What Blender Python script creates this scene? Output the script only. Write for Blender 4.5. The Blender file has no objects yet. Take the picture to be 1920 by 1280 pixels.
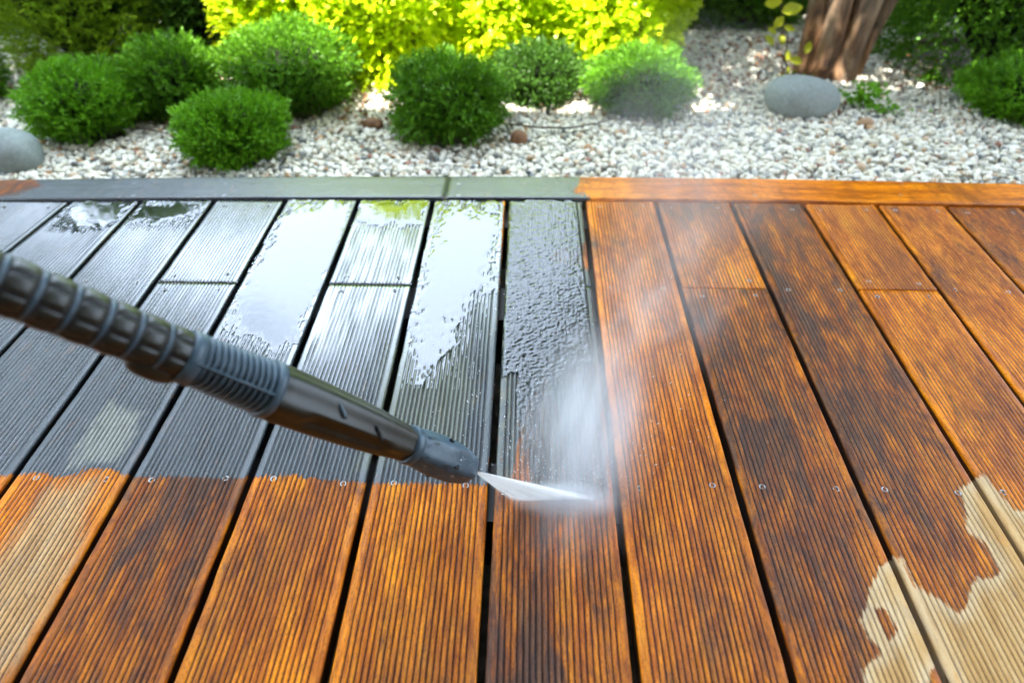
import bpy, bmesh, math, random
import numpy as np
from mathutils import Vector, Matrix, Euler
random.seed(7); RNG = np.random.default_rng(7)
sc = bpy.context.scene
COL = sc.collection
W0, H0 = 1920.0, 1280.0
# ------------------------------------------------------------------ camera
FPX, PITCH, YAW, CAMH = 1203.0, 0.7203, 0.0184, 0.6613
cam_d = bpy.data.cameras.new('camera'); cam = bpy.data.objects.new('camera', cam_d); COL.objects.link(cam)
cam.location = (0, 0, CAMH)
cam.rotation_euler = (math.pi/2 - PITCH, 0, YAW)
cam_d.sensor_width = 36; cam_d.lens = 36*FPX/W0
cam_d.clip_start = 0.02; cam_d.clip_end = 500
cam_d.dof.use_dof = True; cam_d.dof.focus_distance = 0.84; cam_d.dof.aperture_fstop = 2.9
cam_d.dof.aperture_blades = 9
sc.camera = cam
# ------------------------------------------------------------------ light
SUN = Vector((-0.20, -0.32, 1.0)).normalized()          # direction to the sun
world = bpy.data.worlds.new('World'); sc.world = world; world.use_nodes = True
wn = world.node_tree.nodes; wl = world.node_tree.links
sky = wn.new('ShaderNodeTexSky'); sky.sky_type = 'NISHITA'; sky.sun_disc = False
sky.sun_elevation = math.asin(SUN.z); sky.sun_rotation = math.atan2(SUN.x, SUN.y)
sky.air_density = 1.0; sky.dust_density = 4.0; sky.ozone_density = 1.0
# bright broken cloud over the blue
wtc = wn.new('ShaderNodeTexCoord'); wno = wn.new('ShaderNodeTexNoise'); wno.inputs['Scale'].default_value = 2.2; wno.inputs['Detail'].default_value = 6; wno.inputs['Roughness'].default_value = .55
wl.new(wtc.outputs['Generated'], wno.inputs['Vector'])
wmr = wn.new('ShaderNodeMapRange'); wmr.interpolation_type = 'SMOOTHSTEP'; wmr.inputs[1].default_value = .28; wmr.inputs[2].default_value = .56; wmr.inputs[3].default_value = .15; wmr.inputs[4].default_value = .95
wl.new(wno.outputs['Fac'], wmr.inputs[0])
wmx = wn.new('ShaderNodeMix'); wmx.data_type = 'RGBA'; wmx.inputs[7].default_value = (6.1, 7.4, 9.1, 1)
wl.new(wmr.outputs[0], wmx.inputs[0]); wl.new(sky.outputs[0], wmx.inputs[6])
wl.new(wmx.outputs[2], wn['Background'].inputs[0]); wn['Background'].inputs[1].default_value = 0.15
sun_d = bpy.data.lights.new('sun', 'SUN'); sun_d.energy = 5.0; sun_d.angle = math.radians(0.5); sun_d.color = (1, .95, .86)
sun = bpy.data.objects.new('sun', sun_d); COL.objects.link(sun)
sun.rotation_euler = SUN.to_track_quat('Z', 'Y').to_euler(); sun.location = (-2, -4, 8)
vs = sc.view_settings; vs.view_transform = 'Standard'; vs.look = 'None'; vs.gamma = 1.0; vs.use_curve_mapping = False
vs.exposure = 2.75
cy = sc.cycles
cy.max_bounces = 10; cy.transparent_max_bounces = 24; cy.volume_bounces = 2; cy.diffuse_bounces = 4; cy.glossy_bounces = 4
cy.caustics_reflective = False; cy.caustics_refractive = False; cy.use_denoising = True
cy.sample_clamp_indirect = 8

# ------------------------------------------------------------------ pixel <-> place helpers
_R = cam.rotation_euler.to_matrix(); RN = np.array(_R); CN = np.array((0, 0, CAMH))
def ray(px, py):
    return RN @ np.array(((px-W0/2)/FPX, -(py-H0/2)/FPX, -1.0))
def gp(px, py, z=0.0):
    d = ray(px, py); t = (z-CAMH)/d[2]; p = CN + d*t
    return np.array((p[0], p[1], z))
def at(px, py, depth):                                   # depth along the view axis
    return CN + ray(px, py)*depth
def to_px(P):                                            # (n,3) -> (n,2), depth
    Q = (np.asarray(P)-CN) @ RN
    zc = -Q[:, 2]; zc = np.where(np.abs(zc) < 1e-4, 1e-4, zc)
    return np.stack((W0/2+FPX*Q[:, 0]/zc, H0/2-FPX*Q[:, 1]/zc), 1), zc
def sdf(P, poly):                                        # signed distance, positive inside
    P = np.asarray(P, float); poly = np.asarray(poly, float); n = len(poly)
    d = np.full(len(P), 1e18); ins = np.zeros(len(P), bool)
    for i in range(n):
        a = poly[i]; b = poly[(i+1) % n]; e = b-a; w = P-a
        t = np.clip((w@e)/(e@e+1e-12), 0, 1); q = w-t[:, None]*e
        d = np.minimum(d, (q*q).sum(1))
        c = (a[1] > P[:, 1]) != (b[1] > P[:, 1])
        with np.errstate(divide='ignore', invalid='ignore'):
            xi = a[0]+(P[:, 1]-a[1])*(b[0]-a[0])/(b[1]-a[1])
        ins ^= c & (P[:, 0] < xi)
    return np.sqrt(d)*np.where(ins, 1, -1)
_tab = RNG.random((64, 64))
def vnoise(x, y):                                        # tileable value noise, 0..1
    x = np.asarray(x, float); y = np.asarray(y, float)
    xi = np.floor(x).astype(int); yi = np.floor(y).astype(int); fx = x-xi; fy = y-yi
    fx = fx*fx*(3-2*fx); fy = fy*fy*(3-2*fy)
    g = lambda a, b: _tab[a % 64, b % 64]
    return (g(xi, yi)*(1-fx)+g(xi+1, yi)*fx)*(1-fy)+(g(xi, yi+1)*(1-fx)+g(xi+1, yi+1)*fx)*fy
def fbm(x, y, o=3):
    s = 0; a = .5; t = 0
    for k in range(o):
        s = s+a*vnoise(x*2**k+13.7*k, y*2**k+5.1*k); t += a; a *= .5
    return s/t

# ------------------------------------------------------------------ object helpers
def mesh_obj(name, V, F, mat=None, parent=None, smooth=False, attrs=None, mesh_name=None):
    me = bpy.data.meshes.new(mesh_name or name)
    V = np.asarray(V, np.float32)
    if isinstance(F, np.ndarray):
        nf, k = F.shape
        me.vertices.add(len(V)); me.vertices.foreach_set('co', V.ravel())
        me.loops.add(nf*k); me.loops.foreach_set('vertex_index', F.astype(np.int32).ravel())
        me.polygons.add(nf); me.polygons.foreach_set('loop_start', np.arange(0, nf*k, k, dtype=np.int32))
        me.polygons.foreach_set('loop_total', np.full(nf, k, np.int32))
        me.update(calc_edges=True)
    else:
        me.from_pydata([tuple(v) for v in V], [], F); me.update()
    if smooth: me.polygons.foreach_set('use_smooth', np.ones(len(me.polygons), bool))
    for k_, a in (attrs or {}).items():
        at_ = me.attributes.new(k_, 'FLOAT', 'POINT'); at_.data.foreach_set('value', np.asarray(a, np.float32))
    if mat: me.materials.append(mat)
    o = bpy.data.objects.new(name, me); COL.objects.link(o)
    if parent: o.parent = parent
    return o
def empty(name, loc=(0, 0, 0), rot=(0, 0, 0)):
    o = bpy.data.objects.new(name, None); COL.objects.link(o); o.location = loc; o.rotation_euler = rot
    o.empty_display_size = .05
    return o
def tag(o, label=None, cat=None, group=None, kind=None):
    if label: o['label'] = label
    if cat: o['category'] = cat
    if group: o['group'] = group
    if kind: o['kind'] = kind
    return o
def grid_faces(nu, nv, wrap_u=False):
    f = []
    U = nu if wrap_u else nu-1
    i, j = np.meshgrid(np.arange(U), np.arange(nv-1), indexing='ij')
    i = i.ravel(); j = j.ravel(); i2 = (i+1) % nu
    return np.stack((j*nu+i, j*nu+i2, (j+1)*nu+i2, (j+1)*nu+i), 1)
def box(name, lo, hi, mat, parent=None):
    x0, y0, z0 = lo; x1, y1, z1 = hi
    V = [(x0,y0,z0),(x1,y0,z0),(x1,y1,z0),(x0,y1,z0),(x0,y0,z1),(x1,y0,z1),(x1,y1,z1),(x0,y1,z1)]
    F = [(0,3,2,1),(4,5,6,7),(0,1,5,4),(1,2,6,5),(2,3,7,6),(3,0,4,7)]
    return mesh_obj(name, V, F, mat, parent)

# ------------------------------------------------------------------ material helpers
class NT:
    def __init__(s, name):
        s.m = bpy.data.materials.new(name); s.m.use_nodes = True; s.t = s.m.node_tree
        s.b = s.t.nodes['Principled BSDF']; s.out = s.t.nodes['Material Output']
    def n(s, typ, **kw):
        x = s.t.nodes.new(typ)
        for k, v in kw.items(): setattr(x, k, v)
        return x
    def put(s, sock, v):
        if v is None: return
        if isinstance(v, bpy.types.NodeSocket): s.t.links.new(v, sock)
        else:
            if isinstance(v, tuple) and len(v) == 3 and len(getattr(sock, 'default_value', (0,))) == 4: v = v+(1,)
            sock.default_value = v
    def math(s, op, a, b=None, c=None, clamp=False):
        x = s.n('ShaderNodeMath', operation=op, use_clamp=clamp)
        for i, v in enumerate((a, b, c)): s.put(x.inputs[i], v)
        return x.outputs[0]
    def mix(s, f, a, b, blend='MIX'):
        x = s.n('ShaderNodeMix', data_type='RGBA', blend_type=blend)
        s.put(x.inputs[0], f); s.put(x.inputs[6], a); s.put(x.inputs[7], b)
        return x.outputs[2]
    def step(s, v, lo, hi, a=0.0, b=1.0):
        x = s.n('ShaderNodeMapRange', interpolation_type='SMOOTHSTEP')
        s.put(x.inputs[0], v); x.inputs[1].default_value = lo; x.inputs[2].default_value = hi
        x.inputs[3].default_value = a; x.inputs[4].default_value = b
        return x.outputs[0]
    def pos(s, scale=(1, 1, 1), off=None, obj=False):
        g = s.n('ShaderNodeTexCoord').outputs['Object'] if obj else s.n('ShaderNodeNewGeometry').outputs['Position']
        v = s.n('ShaderNodeVectorMath', operation='MULTIPLY'); s.put(v.inputs[0], g); v.inputs[1].default_value = scale
        r = v.outputs[0]
        if off is not None:
            a = s.n('ShaderNodeVectorMath', operation='ADD'); s.put(a.inputs[0], r)
            s.put(a.inputs[1], off); r = a.outputs[0]
        return r
    def noise(s, vec, scale=1.0, detail=4.0, rough=.55, dist=0.0, color=False):
        x = s.n('ShaderNodeTexNoise'); s.put(x.inputs['Vector'], vec)
        x.inputs['Scale'].default_value = scale; x.inputs['Detail'].default_value = detail
        x.inputs['Roughness'].default_value = rough; x.inputs['Distortion'].default_value = dist
        return x.outputs['Color' if color else 'Fac']
    def ramp(s, v, stops):
        x = s.n('ShaderNodeValToRGB'); s.put(x.inputs[0], v); e = x.color_ramp.elements
        while len(e) > 1: e.remove(e[-1])
        e[0].position = stops[0][0]; e[0].color = tuple(stops[0][1])+(1,)
        for p, c in stops[1:]:
            k = e.new(p); k.color = tuple(c)+(1,)
        return x.outputs[0]
    def attr(s, name):
        x = s.n('ShaderNodeAttribute', attribute_name=name); return x.outputs['Fac']
    def bump(s, h, strength=.5, dist=.001, prev=None):
        x = s.n('ShaderNodeBump'); s.put(x.inputs['Height'], h)
        s.put(x.inputs['Strength'], strength); x.inputs['Distance'].default_value = dist
        if prev is not None: s.put(x.inputs['Normal'], prev)
        return x.outputs[0]
    def set(s, **kw):
        for k, v in kw.items(): s.put(s.b.inputs[k.replace('_', ' ')], v)
        return s.m

def wood_material():
    t = NT('decking_wood')
    seed = t.attr('seed'); gray = t.attr('gray'); dry = t.attr('dry'); gv = t.attr('groove_gapshade'); tone = t.attr('tone'); green = t.attr('green')
    along = t.attr('along')                                     # 1 when the grain runs along x
    cmb = t.n('ShaderNodeCombineXYZ'); t.put(cmb.inputs[0], t.math('MULTIPLY', seed, 7.3)); t.put(cmb.inputs[1], t.math('MULTIPLY', seed, 3.1)); t.put(cmb.inputs[2], seed)
    off = cmb.outputs[0]
    py = t.pos((1, .13, 1), off); pxx = t.pos((.13, 1, 1), off)
    mx = t.n('ShaderNodeMix', data_type='VECTOR'); t.put(mx.inputs[0], along); t.put(mx.inputs[4], py); t.put(mx.inputs[5], pxx)
    pv = mx.outputs[1]
    p3 = t.pos((1, .26, 1), off)
    grain = t.noise(pv, 260, 4, .6); streak = t.noise(pv, 55, 4, .6, .3)
    big = t.noise(t.pos((1, .6, 1), off), 5, 3, .5)
    blotch = t.noise(p3, 30, 8, .76, 1.2); blot2 = t.noise(p3, 60, 4, .75, .4); tiny = t.noise(t.pos(), 700, 2, .6)
    # wet cleaned wood
    org = t.ramp(t.math('ADD', t.math('MULTIPLY', streak, .62), t.math('MULTIPLY', grain, .4)),
                 [(.32, (.13, .028, .0015)), (.45, (.42, .098, .0015)), (.56, (.74, .215, .002)), (.72, (.92, .34, .005))])
    org = t.mix(t.math('MULTIPLY', t.math('PINGPONG', t.math('MULTIPLY', seed, .37), .5), 1.5, clamp=True), org, t.mix(1.0, org, (1.08, 1.16, 1.0), 'MULTIPLY'))
    redd = t.noise(p3, 9, 3, .5, .5)
    org = t.mix(t.step(redd, .48, .75), org, t.mix(.6, org, (.26, .070, .010), 'MIX'))
    st = t.math('ADD', t.math('ADD', t.math('MULTIPLY', blotch, .70), t.math('MULTIPLY', blot2, .22)), t.math('MULTIPLY', streak, .22))
    st = t.math('ADD', t.math('ADD', st, tone), t.math('MULTIPLY', t.math('SUBTRACT', big, .5), .55))
    drk = t.ramp(grain, [(.3, (.018, .014, .014)), (.7, (.065, .042, .030))])
    org = t.mix(t.step(st, .46, .68, 0, .68), org, t.ramp(grain, [(.3, (.085, .020, .004)), (.7, (.23, .060, .008))]))
    col = t.mix(t.step(st, .60, .78, 0, .80), org, drk)
    # weathered grey wood
    gr = t.ramp(t.math('ADD', t.math('MULTIPLY', streak, .6), t.math('MULTIPLY', grain, .4)),
                [(.3, (.006, .010, .014)), (.55, (.017, .026, .033)), (.75, (.045, .058, .066))])
    gr = t.mix(t.step(blot2, .54, .70, 0, .6), gr, t.ramp(grain, [(.35, (.03, .016, .010)), (.65, (.15, .060, .022))]))
    gr = t.mix(t.step(t.math('ADD', green, t.math('MULTIPLY', t.math('SUBTRACT', blot2, .5), .8)), -.05, .35, 0, .6), gr, (.075, .082, .030))
    worn = t.step(t.math('ADD', t.attr('worn'), t.math('MULTIPLY', t.math('SUBTRACT', blot2, .5), 1.1)), .05, .45, 0, .8)
    gr = t.mix(worn, gr, t.ramp(grain, [(.3, (.13, .13, .10)), (.7, (.27, .26, .20))]))
    film = t.math('MULTIPLY', t.attr('film'), t.step(t.noise(t.pos((1, .3, 1), off), 14, 3, .6), .25, .6, .55, 1.0))
    wob = t.math('MULTIPLY', t.math('SUBTRACT', t.noise(t.pos((1, 1, 1)), 90, 3, .6), .5), .05)
    wob2 = t.math('MULTIPLY', t.math('SUBTRACT', t.noise(t.pos((1, .11, 1)), 180, 4, .7), .5), .36)
    gm0 = t.math('ADD', gray, t.math('ADD', wob, t.math('MULTIPLY', t.math('SUBTRACT', t.noise(t.pos((1, .10, 1)), 330, 3, .7), .5), .32)))
    gm = t.math('MULTIPLY', t.step(gm0, -.02, .03), t.step(t.math('SUBTRACT', blot2, t.math('MULTIPLY', gray, .35)), .74, .64))
    col = t.mix(gm, col, gr)
    damp = t.attr('pale')
    # dry wood
    dr = t.ramp(t.math('ADD', t.math('MULTIPLY', streak, .7), t.math('MULTIPLY', grain, .3)),
                [(.3, (.30, .155, .055)), (.5, (.55, .33, .13)), (.72, (.70, .49, .25))])
    dr = t.mix(t.step(blot2, .52, .70, 0, .5), dr, (.34, .27, .20))
    dr = t.mix(t.step(blotch, .56, .66, 0, .6), dr, (.62, .27, .06))
    sp = t.step(t.math('ADD', damp, t.math('MULTIPLY', t.math('SUBTRACT', blotch, .5), .9)), -.10, .30, 0, .85)
    sp = t.math('MULTIPLY', sp, t.step(gray, .0, -.02))
    col = t.mix(sp, col, dr)
    dsum = t.math('ADD', dry, t.math('ADD', wob, wob2))
    dm = t.step(dsum, -.02, .05)
    rim = t.math('MULTIPLY', t.step(dsum, -.10, -.01), t.math('SUBTRACT', 1.0, dm))
    col = t.mix(t.math('MULTIPLY', rim, .35), col, (.16, .050, .012))
    pale = t.math('MULTIPLY', dm, t.step(t.math('ADD', dsum, t.math('MULTIPLY', blotch, .5)), .62, .25))
    dr = t.mix(t.math('MULTIPLY', pale, .4), dr, (.70, .60, .42))
    col = t.mix(dm, col, dr)
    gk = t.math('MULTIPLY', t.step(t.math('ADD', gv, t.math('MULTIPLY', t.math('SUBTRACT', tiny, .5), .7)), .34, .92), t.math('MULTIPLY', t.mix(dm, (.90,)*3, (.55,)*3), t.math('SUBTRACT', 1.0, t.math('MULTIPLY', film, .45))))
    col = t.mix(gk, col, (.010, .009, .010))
    speck = t.noise(t.pos((1, .45, 1)), 520, 3, .7)
    col = t.mix(t.math('MULTIPLY', t.step(speck, .52, .68), t.mix(dm, (.6,)*3, (.2,)*3)), col, t.mix(.8, col, (.012, .010, .010)))
    wetn = t.noise(t.pos((1, .35, 1), off), 60, 4, .6)
    rough = t.math('ADD', t.math('MULTIPLY', wetn, .30), .22)
    rough = t.math('ADD', t.math('MULTIPLY', dm, .45), rough, clamp=True)
    hb = t.math('ADD', t.math('MULTIPLY', tiny, .5), t.math('MULTIPLY', t.noise(pv, 420, 3, .6), .6))
    bmp = t.bump(hb, .55, .0008)
    wet = t.math('SUBTRACT', 1.0, dm)
    coatb = t.bump(t.noise(t.pos((1, .6, 1)), 420, 4, .7), t.math('SUBTRACT', .9, t.math('MULTIPLY', film, .72)), .0012)
    return t.set(Base_Color=col, Roughness=rough, Normal=bmp, IOR=1.13,
                 Coat_Weight=t.math('MULTIPLY', t.math('MULTIPLY', wet, t.math('SUBTRACT', 1.0, t.math('MULTIPLY', gk, .55))), t.mix(gm, (.36,)*3, (1.0,)*3)), Coat_Roughness=t.math('ADD', t.math('MULTIPLY', t.step(wetn, .35, .65), .10), .05),
                 Coat_IOR=t.math('ADD', t.math('ADD', 1.42, t.math('MULTIPLY', gm, .20)), t.math('MULTIPLY', film, .85)), Coat_Normal=coatb)
WOOD = wood_material()

def simple(name, color, rough=.6, metal=0.0, var=.25, scale=60, bump=.2, bdist=.001, spec=.5, obj=True):
    t = NT(name)
    n = t.noise(t.pos(obj=obj), scale, 5, .6)
    dk = tuple(c*(1-var) for c in color); lt = tuple(min(1, c*(1+var)) for c in color)
    t.b.inputs['Specular IOR Level'].default_value = spec
    return t.set(Base_Color=t.ramp(n, [(.3, dk), (.7, lt)]), Roughness=t.math('ADD', t.math('MULTIPLY', n, .2), rough-.1),
                 Metallic=metal, Normal=t.bump(n, bump, bdist))
STEEL = simple('stainless_steel', (.32, .32, .31), .32, 1.0, .1, 300)
RECESS = simple('screw_recess_dark', (.02, .02, .02), .7)  # dark fill of the star recess
JOIST = simple('joist_timber', (.035, .03, .026), .6, 0, .4, 40)
SOIL = simple('soil', (.19, .17, .13), .95, 0, .5, 30, .6, .01, .2)

# ------------------------------------------------------------------ ground and gravel bed
ZG = -0.075                                                    # gravel bed level below the deck top
def gh(x, y): return ZG + .016*(fbm(x*1.3+9, y*1.3+4, 2)-.5)
def build_ground():
    n = 90
    u = np.sign(np.linspace(-1, 1, n))*np.abs(np.linspace(-1, 1, n))**3.0*160
    X, Y = np.meshgrid(u, u, indexing='ij')
    Z = np.where((np.abs(X) < 4) & (np.abs(Y) < 6), gh(X, Y)-.022, ZG-.03+.25*(fbm(X*.05, Y*.05)-.5)*np.clip((np.hypot(X, Y)-8)/30, 0, 1))
    Z = np.where(Y < 1.3, np.minimum(Z, ZG-.20), Z)
    o = mesh_obj('ground', np.stack((X.ravel(), Y.ravel(), Z.ravel()), 1), grid_faces(n, n), SOIL, smooth=True)
    tag(o, kind='structure')
build_ground()

# ------------------------------------------------------------------ deck layout
P = 0.152
GAPS = {-4: ((400, 378), (0, 925)), -3: ((535, 375), (25, 1280)), -2: ((673, 375), (316, 1280)), -1: ((812, 375), (606, 1280)),
        0: ((951, 376), (901, 1280)), 1: ((1095, 377), (1196, 1280)), 2: ((1230, 380), (1490, 1280)), 3: ((1372, 382), (1778, 1280)),
        4: ((1507, 383), (1920, 1045)), 5: ((1645, 385), (1920, 754)), 6: ((1775, 388), (1920, 545)),
        -5: ((263, 378), (0, 663)), -6: ((130, 379), (0, 482))}
GL = {}
for i, (a, b) in GAPS.items():
    p = gp(*a); q = gp(*b); s = (q[0]-p[0])/(q[1]-p[1]); GL[i] = (p[0]-s*(p[1]-1.1), s)      # x at y=1.1, slope
for i in range(7, 13): GL[i] = (GL[i-1][0]+P, GL[6][1])
for i in range(-7, -14, -1): GL[i] = (GL[i+1][0]-P, GL[-6][1])
def gapx(i, y): return GL[i][0]+GL[i][1]*(y-1.1)
def fit(pts, z=0):
    q = np.array([gp(px, py, z) for px, py in pts]); return np.polyfit(q[:, 0], q[:, 1], 2)
ZB = 0.004
FB = fit([(0, 377), (320, 374), (640, 372), (950, 373), (1280, 378), (1600, 382), (1920, 387)])        # near edge of border board
FT = fit([(0, 337), (320, 333), (640, 330), (1100, 331), (1500, 337), (1920, 344)], ZB)
def yb(x): return np.polyval(FB, np.clip(x, -1.25, 1.25))
def yt(x): return np.polyval(FT, np.clip(x, -1.35, 1.35))
YS = gp(960, 908)[1]; YJ = gp(960, 535)[1]; JJ = YJ-YS
GRAY = [(-2500, 250), (921, 250), (945, 372), (937, 640), (919, 912), (860, 906), (760, 907), (680, 905), (611, 900), (552, 892), (467, 895), (425, 897),
        (340, 894), (255, 895), (223, 889), (212, 879), (162, 879), (154, 889), (106, 895), (85, 887), (53, 889), (18, 892), (-2500, 900)]
GRAY0 = [(930, 360), (1170, 360), (1120, 450), (1040, 470), (1030, 488), (1080, 500), (1130, 510), (1140, 600), (1120, 680), (1060, 700), (1110, 760), (1060, 800), (1020, 700), (985, 760), (960, 900), (905, 915)]
GREEN = [(720, 640), (860, 560), (900, 700), (880, 850), (800, 860), (640, 905), (690, 760)]
PALEG = [(110, 895), (150, 790), (200, 740), (290, 760), (250, 860), (210, 885), (170, 880)]
FILM = [(60, 372), (1000, 372), (975, 520), (900, 560), (760, 640), (600, 720), (420, 650), (200, 500), (20, 440)]
DRY = [
    [(-400, 1500), (-200, 1100), (-60, 1080), (20, 990), (80, 905), (200, 884), (190, 925), (170, 960), (166, 1010), (135, 1070), (75, 1170), (5, 1290)],
    [(1800, 912), (1810, 963), (1813, 993), (1847, 1023), (1873, 1067), (1857, 1082), (1827, 1080), (1813, 1120), (1800, 1147), (1763, 1120), (1730, 1103), (1695, 1070), (1790, 1320), (2200, 1500), (2000, 1060), (1845, 885)],
    [(1672, 1046), (1647, 1060), (1633, 1093), (1613, 1163), (1630, 1200), (1657, 1223), (1617, 1250), (1622, 1340), (1840, 1340), (1690, 1040)],
    [(1840, 905), (1863, 935), (1897, 952), (1930, 958), (2150, 1010), (2150, 1500), (1960, 1140)],
]
WETSPOT = [[(1640, 1140), (1665, 1145), (1682, 1180), (1668, 1198), (1650, 1170)], [(1745, 1262), (1760, 1250), (1785, 1300), (1740, 1310)]]
def stains(V, bi=0):
    px, zc = to_px(V); ok = zc > .15
    s = np.where(ok, 1.0, 1.0)
    g = sdf(px, GRAY)/100
    if bi == 0: g = np.maximum(g, np.clip(sdf(px, GRAY0)/100, -1, .06)); g = np.where(px[:, 0] < 0, -1, g)
    elif bi > 0: g = np.full(len(V), -1.0)
    pal = sdf(px, DRY[0])/100
    d = np.max([sdf(px, p)/100 for p in DRY[1:]], 0)
    for w in WETSPOT: d = np.minimum(d, -sdf(px, w)/100)
    gn = sdf(px, GREEN)/100; wn_ = np.clip(sdf(px, PALEG)/100, -1, 1)*1.5
    if bi == 0: gn = np.full(len(V), .12)
    g = np.where(ok, g, -1); d = np.where(ok, d, -1); gn = np.where(ok, gn, -1)
    return np.clip(g, -1, 1), np.clip(d, -1, 1), np.clip(gn, -1, 1), np.where(ok, np.clip(pal, -1, 1), -1), np.where(ok, wn_, -1), np.where(ok, np.clip(.5+sdf(px, FILM)/190, 0, 1), 0)*(1 if bi <= 0 else 0)
EDGE = .0115; NG = 19
def profile_z(xl, w):                                          # top profile across a board, xl from left edge
    pit = (w-2*EDGE)/NG
    u = ((xl-EDGE)/pit) % 1.0
    dd = np.minimum(u, 1-u)
    g = np.clip(1-dd/.33, 0, 1)
    g = g*g*(3-2*g)
    ins = (xl >= EDGE-pit*.3) & (xl <= w-EDGE+pit*.3)
    return np.where(ins, g, 0.0)
GDEPTH = .0024
deck = empty('deck'); tag(deck, kind='structure')
W_T = [1.7*q for q in [-.05, -.05, -.04, .02, -.01, .06, -.02, -.02, .03, -.01, .03, .05, -.04, -.02, .02, .01, .04, .03, 0, 0, 0, 0, 0, 0, 0, 0]]
def build_plank(i, y0, y1, seed, endgap=.0009, tone=0.0, cut_far=None):
    gw = .0044
    ys = [y for y in np.linspace(-1.4, 0.02, 8)] + list(np.arange(.03, 1.42, .010))
    ys = np.array(ys); ys = ys[(ys > y0+.003) & (ys < y1-.003)]
    ys = np.concatenate(([y0+endgap], [y0+endgap+.0012], ys, [y1-endgap-.0012], [y1-endgap]))
    w = P-2*gw
    pit = (w-2*EDGE)/NG
    xs = [0, .0008, .0022, .005, .0085]
    for k in range(NG+1):
        c = EDGE+k*pit
        xs += [c-.34*pit, c-.17*pit, c, c+.17*pit, c+.34*pit]
    xs += [w-.0085, w-.005, w-.0022, w-.0008, w]
    xs = np.array(sorted(xs)); xs = xs[(xs >= 0) & (xs <= w)]
    nx = len(xs)
    gz = profile_z(xs, w)
    er = np.minimum(xs, w-xs); ez = -np.where(er < .003, .003-np.sqrt(np.maximum(0, .003**2-(.003-er)**2)), 0)
    rows = []; G = []
    for k, y in enumerate(ys):
        xl = gapx(i, y)+gw; xr = gapx(i+1, y)-gw
        ww = 1.0 if 0 < k < len(ys)-1 else 0
        wobl = (.0016*(fbm(np.array([y*22.0]), np.array([seed*5.3]))[0]-.5)); wobr = (.0016*(fbm(np.array([y*22.0]), np.array([seed*9.1+3]))[0]-.5))
        t = xs/w
        x = (xl+wobl)*(1-t)+(xr+wobr)*t
        nz = .0007*(fbm(x*90+seed*11, np.full(nx, y*30), 2)-.5)
        gd = GDEPTH*(.7+.6*vnoise(x*160, np.full(nx, y*20+seed)))
        z = ez-gz*gd+nz*ww - (.0015 if ww == 0 else 0)
        rows.append(np.stack((x, np.full(nx, y), z), 1)); G.append(gz)
    V = np.concatenate(rows); G = np.concatenate(G)
    nT = len(V); ny = len(ys)
    # skirt: side walls and bottom, painted near black for the shade in the gaps
    per = [j for j in range(nx)] + [k*nx+nx-1 for k in range(1, ny)] + [(ny-1)*nx+j for j in range(nx-2, -1, -1)] + [k*nx for k in range(ny-2, 0, -1)]
    per = np.array(per); M_ = V[per].copy(); M_[:, 2] = -.0065; B = V[per].copy(); B[:, 2] = -.028
    F = grid_faces(nx, ny)
    m = len(per); a = np.arange(m); b = (a+1) % m
    S = np.concatenate((np.stack((per[a], nT+a, nT+b, per[b]), 1), np.stack((nT+a, nT+m+a, nT+m+b, nT+b), 1)))
    V2 = np.concatenate((V, M_, B)); F2 = np.concatenate((F, S)); m = 2*m
    g, d, gn, pal, wrn, flm = stains(V2, i)
    V2[:nT, 2] += G*GDEPTH*.6*flm[:nT]
    o = mesh_obj('plank', V2, F2, WOOD, deck, smooth=True, attrs=dict(
        gray=g, dry=d, green=gn, pale=pal, worn=wrn, film=flm, groove_gapshade=np.concatenate((G, np.ones(m)*1.1)), seed=np.full(len(V2), seed), tone=np.full(len(V2), tone), along=np.zeros(len(V2))))
    return o
# screw: a stainless ring with a star recess
def screw_meshes():
    V = []; F = []; n = 12
    prof = [(.0040, -.0005), (.0040, .0002), (.0036, .0004), (.0028, .0003), (.0024, -.0006)]
    for r, z in prof:
        for k in range(n):
            a = 2*math.pi*k/n; V.append((r*math.cos(a), r*math.sin(a), z))
    Fg = grid_faces(n, len(prof), True)
    me = mesh_obj('screw', V, Fg, STEEL, smooth=True)
    V2 = [(.0026*math.cos(2*math.pi*k/n)*(1 if k % 2 else .8), .0026*math.sin(2*math.pi*k/n)*(1 if k % 2 else .8), -.0004) for k in range(n)]
    r = mesh_obj('recess', V2, [tuple(range(n))], RECESS)
    return me, r
scr0, rec0 = screw_meshes()
first_screw = [True]
def place_screw(plank, x, y, z=0.0):
    if first_screw[0]: s, r = scr0, rec0; first_screw[0] = False
    else:
        s = scr0.copy(); r = rec0.copy(); COL.objects.link(s); COL.objects.link(r)
    s.location = (x, y, z-.0004+random.uniform(-.0004, .0003)); s.rotation_euler = (random.uniform(-.06, .06), random.uniform(-.06, .06), random.random()*6)
    s.parent = plank; r.parent = s
SC_L, SC_R = .20, .80
def screws(pl, i, rows):
    for y in rows:
        xl = gapx(i, y); w = gapx(i+1, y)-xl
        for f in (SC_L, SC_R):
            place_screw(pl, xl+w*(f+random.uniform(-.012, .012)), y+random.uniform(-.004, .004), .0009 if (i <= 0 and y > YS+.05) else 0)
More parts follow.
